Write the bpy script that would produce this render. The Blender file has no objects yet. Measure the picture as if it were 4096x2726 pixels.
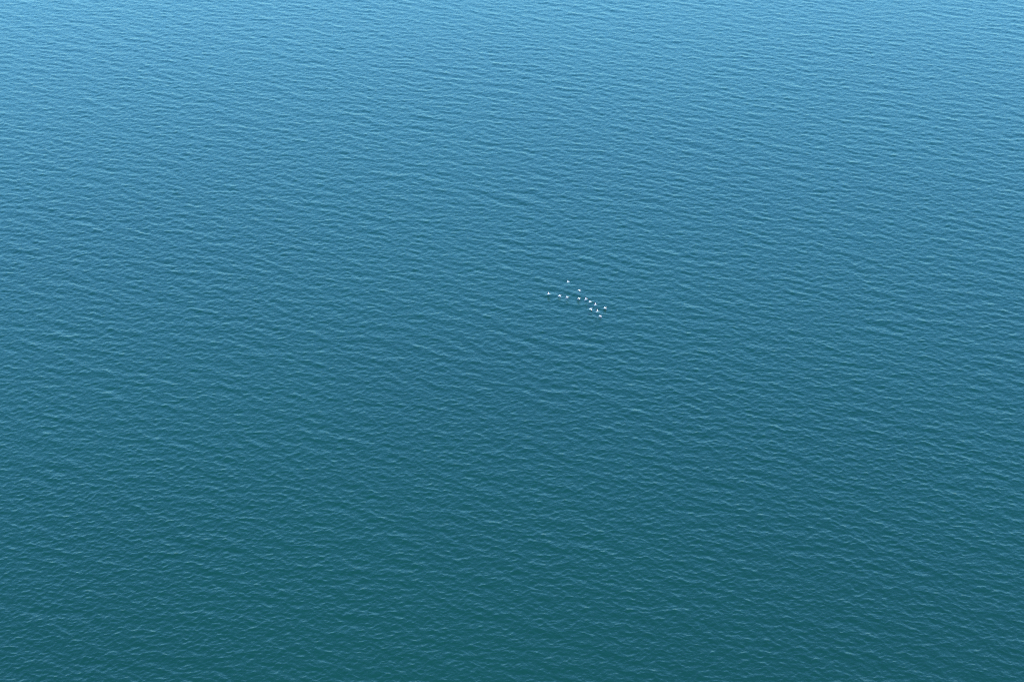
import bpy, bmesh, math
import numpy as np
from mathutils import Vector, Matrix

R = math.radians
scene = bpy.context.scene
COL = scene.collection

# ------------------------------------------------------------------ camera
CAM_H = 360.0            # shot from a high cliff / aircraft
PITCH = 29.5             # degrees below the horizon
cam_d = bpy.data.cameras.new("camera")
cam_d.lens = 60.0
cam_d.sensor_width = 36.0
cam_d.clip_start = 1.0
cam_d.clip_end = 120000.0
cam = bpy.data.objects.new("camera", cam_d)
cam.location = (0.0, 0.0, CAM_H)
cam.rotation_euler = (R(90.0 - PITCH), 0.0, 0.0)
COL.objects.link(cam)
scene.camera = cam

# ------------------------------------------------------------------ sky and sun
SUN_ELEV = 58.0
SUN_AZ = 165.0           # clockwise from +Y (the view direction): behind the camera
world = bpy.data.worlds.new("World")
scene.world = world
world.use_nodes = True
wn = world.node_tree
wn.nodes.clear()
sky = wn.nodes.new("ShaderNodeTexSky")
sky.sky_type = 'NISHITA'
sky.sun_disc = False
sky.sun_elevation = R(SUN_ELEV)
sky.sun_rotation = R(SUN_AZ)
sky.altitude = 0.0
sky.air_density = 2.1
sky.dust_density = 0.0
sky.ozone_density = 10.0
bg = wn.nodes.new("ShaderNodeBackground")
bg.inputs["Strength"].default_value = 0.15
out = wn.nodes.new("ShaderNodeOutputWorld")
# the photograph's cool white balance, the same over the whole sky
wb = wn.nodes.new("ShaderNodeMix")
wb.data_type = 'RGBA'
wb.blend_type = 'MULTIPLY'
wb.inputs["Factor"].default_value = 1.0
wb.inputs[7].default_value = (0.40, 0.75, 1.0, 1.0)
wn.links.new(sky.outputs[0], wb.inputs[6])
wn.links.new(wb.outputs[2], bg.inputs[0])
wn.links.new(bg.outputs[0], out.inputs[0])

sun_d = bpy.data.lights.new("sun", 'SUN')
sun_d.energy = 2.0
sun_d.angle = R(0.53)
sun_d.color = (1.0, 0.955, 0.89)
sun = bpy.data.objects.new("sun", sun_d)
to_sun = Vector((math.sin(R(SUN_AZ)) * math.cos(R(SUN_ELEV)),
                 math.cos(R(SUN_AZ)) * math.cos(R(SUN_ELEV)),
                 math.sin(R(SUN_ELEV))))
sun.rotation_euler = to_sun.to_track_quat('Z', 'Y').to_euler()
sun.location = (0, -50, 300)
COL.objects.link(sun)

vs = scene.view_settings
vs.view_transform = 'Standard'
vs.look = 'None'
vs.exposure = 2.4
vs.gamma = 1.0
vs.use_curve_mapping = False
scene.cycles.use_denoising = False
scene.cycles.filter_width = 1.15
scene.cycles.max_bounces = 6
scene.cycles.glossy_bounces = 3
scene.cycles.sample_clamp_indirect = 4.0


# ------------------------------------------------------------------ materials
def new_mat(name):
    m = bpy.data.materials.new(name)
    m.use_nodes = True
    nt = m.node_tree
    return m, nt, nt.nodes["Principled BSDF"]


def water_material():
    m, nt, b = new_mat("sea_water")
    N, L = nt.nodes.new, nt.links.new
    tc = N("ShaderNodeTexCoord")
    hsum = None
    # fine wind ripples: crossing systems of short-crested wavelets (metres)
    for rot, sx, sy, amp, dist in ((-44, 0.62, 0.95, 0.075, 0.5),
                                   (30, 0.70, 1.10, 0.065, 0.5),
                                   (-5, 1.60, 2.30, 0.035, 0.6)):
        mp = N("ShaderNodeMapping")
        mp.vector_type = 'TEXTURE'
        mp.inputs["Rotation"].default_value = (0, 0, R(-rot))
        mp.inputs["Scale"].default_value = (1 / sx, 1 / sy, 1.0)
        L(tc.outputs["Object"], mp.inputs["Vector"])
        nz = N("ShaderNodeTexNoise")
        nz.noise_dimensions = '2D'
        nz.inputs["Scale"].default_value = 1.0
        nz.inputs["Detail"].default_value = 2.0
        nz.inputs["Roughness"].default_value = 0.45
        nz.inputs["Distortion"].default_value = dist
        L(mp.outputs[0], nz.inputs["Vector"])
        mul = N("ShaderNodeMath")
        mul.operation = 'MULTIPLY'
        mul.inputs[1].default_value = amp
        L(nz.outputs[0], mul.inputs[0])
        if hsum is None:
            hsum = mul.outputs[0]
        else:
            ad = N("ShaderNodeMath")
            ad.operation = 'ADD'
            L(hsum, ad.inputs[0])
            L(mul.outputs[0], ad.inputs[1])
            hsum = ad.outputs[0]
    bp = N("ShaderNodeBump")
    bp.inputs["Strength"].default_value = 1.0
    bp.inputs["Distance"].default_value = 1.0
    L(hsum, bp.inputs["Height"])
    L(bp.outputs[0], b.inputs["Normal"])
    # broad, faint drift in the colour of the water body (plankton, depth)
    nz = N("ShaderNodeTexNoise")
    nz.noise_dimensions = '2D'
    nz.inputs["Scale"].default_value = 0.006
    nz.inputs["Detail"].default_value = 2.0
    L(tc.outputs["Object"], nz.inputs["Vector"])
    cr = N("ShaderNodeValToRGB")
    cr.color_ramp.elements[0].position = 0.35
    cr.color_ramp.elements[1].position = 0.65
    cr.color_ramp.elements[0].color = (0.0000, 0.0130, 0.0042, 1)
    cr.color_ramp.elements[1].color = (0.0000, 0.0140, 0.0045, 1)
    L(nz.outputs[0], cr.inputs[0])
    L(cr.outputs[0], b.inputs["Base Color"])
    b.inputs["Roughness"].default_value = 0.235
    b.inputs["IOR"].default_value = 1.333
    return m


def plain_mat(name, c0, c1, rough, scale, bump=0.0, spec=0.5):
    m, nt, b = new_mat(name)
    N, L = nt.nodes.new, nt.links.new
    tc = N("ShaderNodeTexCoord")
    nz = N("ShaderNodeTexNoise")
    nz.inputs["Scale"].default_value = scale
    nz.inputs["Detail"].default_value = 4.0
    L(tc.outputs["Object"], nz.inputs["Vector"])
    cr = N("ShaderNodeValToRGB")
    cr.color_ramp.elements[0].position = 0.3
    cr.color_ramp.elements[1].position = 0.7
    cr.color_ramp.elements[0].color = (*c0, 1)
    cr.color_ramp.elements[1].color = (*c1, 1)
    L(nz.outputs[0], cr.inputs[0])
    L(cr.outputs[0], b.inputs["Base Color"])
    b.inputs["Roughness"].default_value = rough
    b.inputs["Specular IOR Level"].default_value = spec
    if bump:
        bp = N("ShaderNodeBump")
        bp.inputs["Strength"].default_value = bump
        bp.inputs["Distance"].default_value = 0.01
        L(nz.outputs[0], bp.inputs["Height"])
        L(bp.outputs[0], b.inputs["Normal"])
    return m


M_WATER = water_material()
M_WHITE = plain_mat("white_plumage", (0.33, 0.32, 0.31), (0.41, 0.40, 0.39), 0.75, 18.0, 0.4)
M_BLACK = plain_mat("black_feathers", (0.004, 0.004, 0.005), (0.010, 0.009, 0.009), 0.8, 14.0, 0.3, 0.08)
M_BILL = plain_mat("bill_horn", (0.62, 0.33, 0.12), (0.72, 0.45, 0.22), 0.45, 12.0)
M_POUCH = plain_mat("pouch_skin", (0.70, 0.40, 0.16), (0.76, 0.48, 0.24), 0.5, 9.0)
M_FOOT = plain_mat("foot_skin", (0.55, 0.24, 0.06), (0.65, 0.32, 0.10), 0.5, 20.0)
M_EYE = plain_mat("eye_dark", (0.01, 0.008, 0.006), (0.02, 0.015, 0.01), 0.1, 30.0)


# ------------------------------------------------------------------ the sea
def wave_field(L, N, lam_min, lam_max, lam_peak, systems, iso, slope_rms, seed, chop):
    """Random directional sea on a periodic tile: height and choppy shift, metres."""
    rng = np.random.default_rng(seed)
    k1 = 2 * np.pi * np.fft.fftfreq(N, d=L / N)
    kx, ky = np.meshgrid(k1, k1, indexing='xy')
    k = np.hypot(kx, ky)
    k[0, 0] = 1.0
    th = np.arctan2(ky, kx)
    D = np.zeros_like(k)
    for ang, power, w in systems:
        c = np.cos(th - R(ang))
        D += w * np.abs(c) ** power
    D += iso
    kp = 2 * np.pi / lam_peak
    S = k ** -4.0 * np.exp(-(kp / k) ** 2) * D
    lo, hi = 2 * np.pi / lam_max, 2 * np.pi / lam_min
    # soft shoulders between the bands
    S *= 1 / (1 + (lo / k) ** 8) / (1 + (k / hi) ** 8)
    S[0, 0] = 0.0
    A = np.sqrt(S) * (rng.standard_normal((N, N)) + 1j * rng.standard_normal((N, N)))
    # hermitian, so that all fields come out real
    A = A + np.conj(np.roll(np.flip(A, (0, 1)), 1, (0, 1)))
    h = np.fft.ifft2(A).real
    sx = np.fft.ifft2(1j * kx * A).real
    sy = np.fft.ifft2(1j * ky * A).real
    dx = np.fft.ifft2(1j * kx / k * A).real
    dy = np.fft.ifft2(1j * ky / k * A).real
    s = slope_rms / math.sqrt(float(np.mean(sx ** 2 + sy ** 2)))
    return L, N, (h * s).astype(np.float32), (dx * s * chop).astype(np.float32), (dy * s * chop).astype(np.float32)


def sample(field, x, y):
    """Catmull-Rom lookup of the three tiled fields at world x, y."""
    L, N, *fs = field
    u, v = x / L * N, y / L * N
    iu, iv = np.floor(u).astype(np.int64), np.floor(v).astype(np.int64)
    fu, fv = (u - iu).astype(np.float32), (v - iv).astype(np.float32)

    def wts(t):
        return (-0.5 * t + t * t - 0.5 * t ** 3, 1 - 2.5 * t * t + 1.5 * t ** 3,
                0.5 * t + 2 * t * t - 1.5 * t ** 3, -0.5 * t * t + 0.5 * t ** 3)
    wu, wv = wts(fu), wts(fv)
    flat = [f.ravel() for f in fs]
    res = [np.zeros(x.shape, np.float32) for _ in fs]
    for a in range(4):
        ra = ((iv + a - 1) % N) * N
        for b in range(4):
            idx = ra + (iu + b - 1) % N
            w = wv[a] * wu[b]
            for r, f in zip(res, flat):
                r += w * f[idx]
    return res


# long waves run "\\" across the view with a weaker "/" set; the small ripples run every way
SEA = [
    (wave_field(1460.0, 1024, 6.5, 40.0, 11.0, [(60, 10, 1.0), (84, 10, 0.35)], 0.01, 0.025, 5, 1.1), 1.0, 1.0),
    (wave_field(977.0, 2048, 3.0, 6.5, 30.0, [(40, 6, 1.0), (63, 8, 0.4), (108, 4, 0.35)], 0.06, 0.053, 11, 1.0), 1.0, 1.0),
    (wave_field(487.0, 1024, 1.6, 3.0, 30.0, [(26, 4, 0.8), (94, 4, 0.6)], 0.30, 0.088, 23, 0.9), 1.0, 1.0),
    (wave_field(263.0, 1024, 0.8, 1.6, 30.0, [(13, 2, 0.5), (81, 2, 0.5)], 0.60, 0.110, 37, 0.6), 1.0, 0.9),
]


def sea_displacement(x, y):
    """dx, dy, z of the water surface over rest position x, y."""
    dx = np.zeros(x.shape, np.float32)
    dy = np.zeros(x.shape, np.float32)
    dz = np.zeros(x.shape, np.float32)
    t = np.clip((y - 400.0) / 760.0, 0, 1).astype(np.float32)
    # gust patches: the small ripples are stronger here, weaker there
    gust = (1.0 + 0.10 * np.sin(x / 31.0 + 2.1 * np.sin(y / 83.0)) * np.sin(y / 57.0 + 1.7 * np.sin(x / 67.0))
            + 0.07 * np.sin(x / 71.0 - y / 113.0 + 1.5 * np.sin(y / 139.0 + x / 201.0))).astype(np.float32)
    for i, (f, near, far) in enumerate(SEA):
        # each tile is turned a little so that its repeats never line up with another's
        a = R(17.0 * i)
        c, s = math.cos(a), math.sin(a)
        # rotate sampling position only slightly; directions were chosen for the unrotated frame
        h, ex, ey = sample(f, x * c + y * s if i else x, -x * s + y * c if i else y)
        g = near + (far - near) * t
        if i > 1:
            g = g * gust
        dz += h * g
        if i:
            ex, ey = ex * c - ey * s, ex * s + ey * c
        dx += ex * g
        dy += ey * g
    return dx, dy, dz


def build_sea():
    NC, NR = 1150, 1220
    dep = np.linspace(R(16.4), R(43.2), NR)
    yy = CAM_H / np.tan(dep)                       # far to near
    slant = np.hypot(yy, CAM_H)
    half = 18.0 / 60.0 * slant * 1.16 + 12.0
    t = np.linspace(-1, 1, NC)
    X = (half[:, None] * t[None, :]).ravel()
    Y = np.repeat(yy, NC)
    dx, dy, dz = sea_displacement(X, Y)
    # let the modelled waves run out towards the rim of the detailed patch
    rim = np.minimum(np.abs(1 - np.abs(np.tile(t, NR))) / 0.03, 1.0)
    rr = np.repeat(np.minimum(np.minimum(np.arange(NR), NR - 1 - np.arange(NR)) / 12.0, 1.0), NC)
    fade = rim * rr
    P = np.empty((NC * NR, 3), np.float32)
    P[:, 0] = X + dx * fade
    P[:, 1] = Y + dy * fade
    P[:, 2] = dz * fade
    idx = np.arange(NC * NR).reshape(NR, NC)
    q = np.stack([idx[1:, :-1], idx[1:, 1:], idx[:-1, 1:], idx[:-1, :-1]], -1).reshape(-1, 4)
    # open sea around the patch, out past the horizon
    loop = np.concatenate([idx[0, :], idx[1:, -1], idx[-1, -2::-1], idx[-2:0:-1, 0]])
    F = 45000.0
    n0, n1 = NC, NR
    far = []
    for i in range(NC):
        far.append((-F + 2 * F * i / (NC - 1), F))
    for j in range(1, NR):
        far.append((F, F - 2 * F * j / (NR - 1)))
    for i in range(NC - 2, -1, -1):
        far.append((-F + 2 * F * i / (NC - 1), -F))
    for j in range(NR - 2, 0, -1):
        far.append((-F, F - 2 * F * j / (NR - 1)))
    far = np.array(far, np.float32)
    fv = np.zeros((len(far), 3), np.float32)
    fv[:, :2] = far
    fi = np.arange(len(far)) + NC * NR
    ln, fn = np.roll(loop, -1), np.roll(fi, -1)
    q2 = np.stack([loop, ln, fn, fi], -1)
    P = np.concatenate([P, fv])
    q = np.concatenate([q, q2])
    me = bpy.data.meshes.new("water")
    me.vertices.add(len(P))
    me.vertices.foreach_set("co", P.ravel())
    me.loops.add(q.size)
    me.loops.foreach_set("vertex_index", q.ravel().astype(np.int32))
    me.polygons.add(len(q))
    me.polygons.foreach_set("loop_start", (np.arange(len(q)) * 4).astype(np.int32))
    me.polygons.foreach_set("loop_total", np.full(len(q), 4, np.int32))
    me.update(calc_edges=True)
    me.polygons.foreach_set("use_smooth", np.ones(len(q), bool))
    me.materials.append(M_WATER)
    o = bpy.data.objects.new("water", me)
    o["kind"] = "structure"
    o["label"] = "blue green rippled open sea filling the whole view"
    COL.objects.link(o)
    return o


build_sea()


# ------------------------------------------------------------------ the birds
def mesh_obj(name, verts, faces, mat, parent, smooth=True):
    me = bpy.data.meshes.new(name)
    me.from_pydata([tuple(v) for v in verts], [], faces)
    me.update()
    bm = bmesh.new()
    bm.from_mesh(me)
    bmesh.ops.recalc_face_normals(bm, faces=bm.faces)
    bm.to_mesh(me)
    bm.free()
    if smooth:
        me.polygons.foreach_set("use_smooth", [True] * len(me.polygons))
    me.materials.append(mat)
    o = bpy.data.objects.new(name, me)
    COL.objects.link(o)
    if parent:
        o.parent = parent
    return o


def loft(rings):
    """Closed tube through rings of equal length; returns verts, faces."""
    n = len(rings[0])
    V = [p for r in rings for p in r]
    F = []
    for i in range(len(rings) - 1):
        for j in range(n):
            F.append((i * n + j, i * n + (j + 1) % n, (i + 1) * n + (j + 1) % n, (i + 1) * n + j))
    F.append(tuple(range(n))[::-1])
    F.append(tuple(range((len(rings) - 1) * n, len(rings) * n)))
    return V, F


def ellipse_ring(x, zc, ry, rz, n=18, flat=1.0):
    out_ = []
    for j in range(n):
        a = 2 * math.pi * j / n
        z = math.sin(a) * rz
        out_.append(Vector((x, math.cos(a) * ry, zc + (z if z > 0 else z * flat))))
    return out_


# tail to crown: x, height, half width, half depth
BODY = [(-0.64, 0.030, 0.115, 0.016), (-0.56, 0.028, 0.105, 0.022), (-0.46, 0.020, 0.085, 0.036),
        (-0.34, 0.008, 0.090, 0.068), (-0.20, -0.004, 0.125, 0.105), (-0.04, -0.012, 0.152, 0.135),
        (0.12, -0.012, 0.150, 0.140), (0.24, 0.004, 0.126, 0.130), (0.33, 0.040, 0.096, 0.112),
        (0.40, 0.086, 0.072, 0.088), (0.46, 0.118, 0.060, 0.068), (0.52, 0.128, 0.057, 0.060),
        (0.57, 0.126, 0.050, 0.052), (0.615, 0.120, 0.034, 0.036), (0.64, 0.116, 0.020, 0.022)]


def wing_frame(pose, side):
    """Leading-edge curve of a wing: list of (t, point, chord, chord_dir, up)."""
    phi1, phi2, sw1, sw2, pitch = pose
    sh = Vector((0.20, 0.09 * side, 0.075))
    fr = []
    p = sh.copy()
    n = 22
    span1, span2 = 0.56, 0.70
    total = span1 + span2
    last = 0.0
    for i in range(n + 1):
        t = i / n
        s = t * total
        b = min(max((s - 0.42) / 0.36, 0), 1)
        b = b * b * (3 - 2 * b)
        phi = R(phi1 + (phi2 - phi1) * b)
        sw = R(sw1 + (sw2 - sw1) * b)
        d = Vector((math.sin(sw), side * math.cos(sw) * math.cos(phi), math.cos(sw) * math.sin(phi)))
        p = p + d * (s - last)
        last = s
        ch = 0.52 - 0.05 * t - 0.20 * max(0, (t - 0.6) / 0.4) ** 1.5
        cd = Vector((-math.cos(R(pitch)), 0, -math.sin(R(pitch))))
        cd = (cd - d * cd.dot(d)).normalized()
        up = d.cross(cd) * side
        if up.z < 0:
            up = -up
        fr.append((t, p.copy(), ch, cd, up.normalized(), d))
    return fr


def make_body_mesh(pose):
    V, F = loft([ellipse_ring(x, z, ry * 1.16, rz * 1.14) for x, z, ry, rz in BODY])
    for side in (1, -1):
        fr = wing_frame(pose, side)
        root = [(0.0, fr[0][1] + Vector((0, -0.085 * side, -0.03)), 0.42, Vector((-1, 0, 0)), Vector((0, 0, 1)), fr[0][5])]
        rings = []
        for (t, p, ch, cd, up, d) in root + fr[:16]:
            w = ch * (0.68 - 0.20 * t)                # white coverts: the front of the chord
            th = 0.034 - 0.016 * t
            ring = []
            for j in range(12):
                a = 2 * math.pi * j / 12
                u = 0.5 - 0.5 * math.cos(a)
                prof = math.sin(a) * th * (1.0 - 0.35 * u)
                camber = 0.05 * ch * math.sin(math.pi * u * 0.6)
                ring.append(p + cd * (u * w) + up * (prof + camber))
            rings.append(ring)
        v, f = loft(rings)
        o = len(V)
        V += v
        F += [tuple(i + o for i in q) for q in f]
    tmp = mesh_obj("tmp_body", V, F, M_WHITE, None)
    md = tmp.modifiers.new("remesh", 'REMESH')
    md.mode = 'VOXEL'
    md.voxel_size = 0.0125
    md.use_smooth_shade = True
    sm = tmp.modifiers.new("smooth", 'SMOOTH')
    sm.factor = 0.5
    sm.iterations = 3
    dg = bpy.context.evaluated_depsgraph_get()
    me = bpy.data.meshes.new_from_object(tmp.evaluated_get(dg))
    me.name = "body"
    old = tmp.data
    bpy.data.objects.remove(tmp)
    bpy.data.meshes.remove(old)
    me.materials.clear()
    me.materials.append(M_WHITE)
    me.polygons.foreach_set("use_smooth", [True] * len(me.polygons))
    return me


def make_feather_mesh(pose, side):
    fr = wing_frame(pose, side)
    V, F = [], []

    def blade(root_p, dirv, wide, length, width, up):
        """One flight feather: a thin tapered, slightly cambered solid."""
        rings = []
        for k, (q, w) in enumerate(((0, .8), (.35, 1), (.75, .95), (.93, .6), (1.0, .15))):
            c = root_p + dirv * (length * q) + up * (0.02 * q * q)
            hw = width * w * 0.5
            rings.append([c - wide * hw - up * .002, c + wide * hw - up * .002,
                          c + wide * hw + up * .004, c - wide * hw + up * .004])
        v, f = loft(rings)
        o = len(V)
        V.extend(v)
        F.extend(tuple(i + o for i in q) for q in f)

    nf = len(fr)
    # secondaries: overlapping feathers behind the white coverts
    for i in range(1, 14):
        t, p, ch, cd, up, d = fr[i]
        w = ch * (0.68 - 0.20 * t)
        blade(p + cd * (w * 0.72), cd, d, ch - w * 0.72 + 0.02, 0.078, up)
    # primaries: fan out from the hand into separate fingers
    for i in range(9):
        k = 13 + i
        k = min(k, nf - 1)
        t, p, ch, cd, up, d = fr[min(13 + int(i * 0.62), nf - 1)]
        q = (i + 0.5) / 9
        dirv = (cd * (1 - q) ** 0.8 + d * (q * 1.25)).normalized()
        wide = dirv.cross(up).normalized()
        blade(p + cd * (ch * 0.22 * (1 - q)), dirv, wide, 0.34 + 0.26 * math.sin(q * 2.4), 0.066, up + Vector((0, 0, 0.0)))
    me = bpy.data.meshes.new("flight_feathers")
    me.from_pydata([tuple(v) for v in V], [], F)
    bm = bmesh.new()
    bm.from_mesh(me)
    bmesh.ops.recalc_face_normals(bm, faces=bm.faces)
    bm.to_mesh(me)
    bm.free()
    me.materials.append(M_BLACK)
    return me


def make_shared_parts():
    d = {}
    # bill: long, straight, hooked at the tip
    o = mesh_obj("bill", *loft([ellipse_ring(x, z, ry, rz, 10) for x, z, ry, rz in (
        (0.58, 0.128, 0.046, 0.030), (0.66, 0.118, 0.036, 0.024), (0.76, 0.104, 0.032, 0.018),
        (0.86, 0.090, 0.026, 0.011), (0.93, 0.080, 0.022, 0.010), (0.965, 0.070, 0.012, 0.013), (0.972, 0.058, 0.004, 0.006))]), M_BILL, None)
    d["bill"] = o.data
    bpy.data.objects.remove(o)
    o = mesh_obj("throat_pouch", *loft([ellipse_ring(x, z, ry, rz, 10) for x, z, ry, rz in (
        (0.53, 0.080, 0.030, 0.030), (0.60, 0.082, 0.034, 0.036), (0.68, 0.084, 0.028, 0.028),
        (0.78, 0.082, 0.022, 0.017), (0.88, 0.073, 0.016, 0.010), (0.935, 0.066, 0.008, 0.006))]), M_POUCH, None)
    d["pouch"] = o.data
    bpy.data.objects.remove(o)
    o = mesh_obj("eye", *loft([ellipse_ring(x, 0.0, r, r, 8) for x, r in ((-.010, .003), (-.006, .008), (0, .010), (.006, .008), (.010, .003))]), M_EYE, None)
    d["eye"] = o.data
    bpy.data.objects.remove(o)
    # webbed foot trailing under the tail
    V, F = loft([ellipse_ring(x, z, ry, rz, 8) for x, z, ry, rz in (
        (0.0, 0.0, 0.014, 0.014), (-0.10, -0.012, 0.010, 0.010), (-0.14, -0.012, 0.016, 0.010),
        (-0.20, -0.004, 0.034, 0.007), (-0.25, 0.006, 0.046, 0.004))])
    o = mesh_obj("foot", V, F, M_FOOT, None)
    d["foot"] = o.data
    bpy.data.objects.remove(o)
    return d


SHARED = make_shared_parts()
# wing poses: inner dihedral, outer dihedral, inner sweep, outer sweep (forward +), pitch
POSES = {
    "raised":  (27, 14, 14, 0, 4),
    "high":    (40, 26, 16, 6, 2),
    "level":   (16, 2, 10, -14, 3),
    "droop":   (4, -34, 8, -18, 4),
    "down":    (-16, -50, 10, -10, 6),
}
MESHES = {k: (make_body_mesh(p), make_feather_mesh(p, 1), make_feather_mesh(p, -1)) for k, p in POSES.items()}


def part(name, me, parent, loc=(0, 0, 0), label=None):
    o = bpy.data.objects.new(name, me)
    COL.objects.link(o)
    o.parent = parent
    o.location = loc
    if label:
        o["label"] = label
    return o


def seabird(loc, pose, yaw, roll, size, label):
    t = bpy.data.objects.new("seabird", None)
    t.empty_display_size = 0.3
    COL.objects.link(t)
    t.location = loc
    t.rotation_euler = (R(roll), R(-2), R(yaw))
    t.scale = (size * 1.02,) * 3
    t["label"] = label
    t["category"] = "bird"
    t["group"] = "flock of white birds flying low over the sea"
    body, fl, frt = MESHES[pose]
    part("body", body, t)
    part("flight_feathers", fl, t, label="black flight feathers along the wing's rear edge and tip")
    part("flight_feathers", frt, t, label="black flight feathers along the wing's rear edge and tip")
    bill = part("bill", SHARED["bill"], t, label="long pale orange bill")
    part("throat_pouch", SHARED["pouch"], bill)
    for s in (1, -1):
        part("eye", SHARED["eye"], t, (0.555, 0.054 * s, 0.142))
        part("foot", SHARED["foot"], t, (-0.30, 0.05 * s, -0.055))
    return t


BIRDS = [
    ((25.31, 683.68, 3.69), "raised", 22, -4, 1.00, "white bird with raised wings, topmost of the flock, flying ahead above the others"),
    ((30.08, 677.10, 3.12), "down", 20, 3, 1.00, "white bird with wings pressed down, second from the top of the flock"),
    ((16.40, 677.29, 1.01), "raised", 16, 0, 1.00, "white bird with raised wings at the far left end of the flock"),
    ((21.30, 676.13, 0.76), "droop", 20, 2, 1.00, "white bird with drooping wings, second from the left, close over its dark reflection"),
    ((24.59, 674.05, 1.01), "level", 16, 0, 0.96, "white bird with wings held nearly level, third from the left in the long row"),
    ((29.85, 673.46, 0.81), "droop", 18, 0, 0.98, "white bird with drooping wings, fourth from the left in the long row"),
    ((32.96, 671.70, 1.18), "high", 18, 2, 1.00, "white bird with steeply raised wings, fifth from the left in the long row"),
    ((34.57, 666.20, 2.84), "raised", 20, -2, 1.00, "white bird with raised wings, sixth from the left in the long row"),
    ((36.77, 662.71, 3.27), "high", 22, 0, 1.00, "white bird with steeply raised wings, seventh and next to last in the long row"),
    ((34.41, 658.37, 3.69), "down", 26, 4, 1.04, "white bird in a deep downstroke, leftmost of the three below the long row"),
    ((41.17, 664.75, 0.72), "droop", 24, 2, 1.00, "white bird with drooping wings at the far right end of the flock"),
    ((37.41, 657.27, 2.98), "high", 18, -2, 1.02, "white bird with steeply raised wings, just above the lowest bird of the flock"),
    ((38.67, 657.09, 0.76), "droop", 22, 0, 1.00, "white bird with drooping wings, lowest of the flock in the picture"),
]
for b in BIRDS:
    seabird(*b)
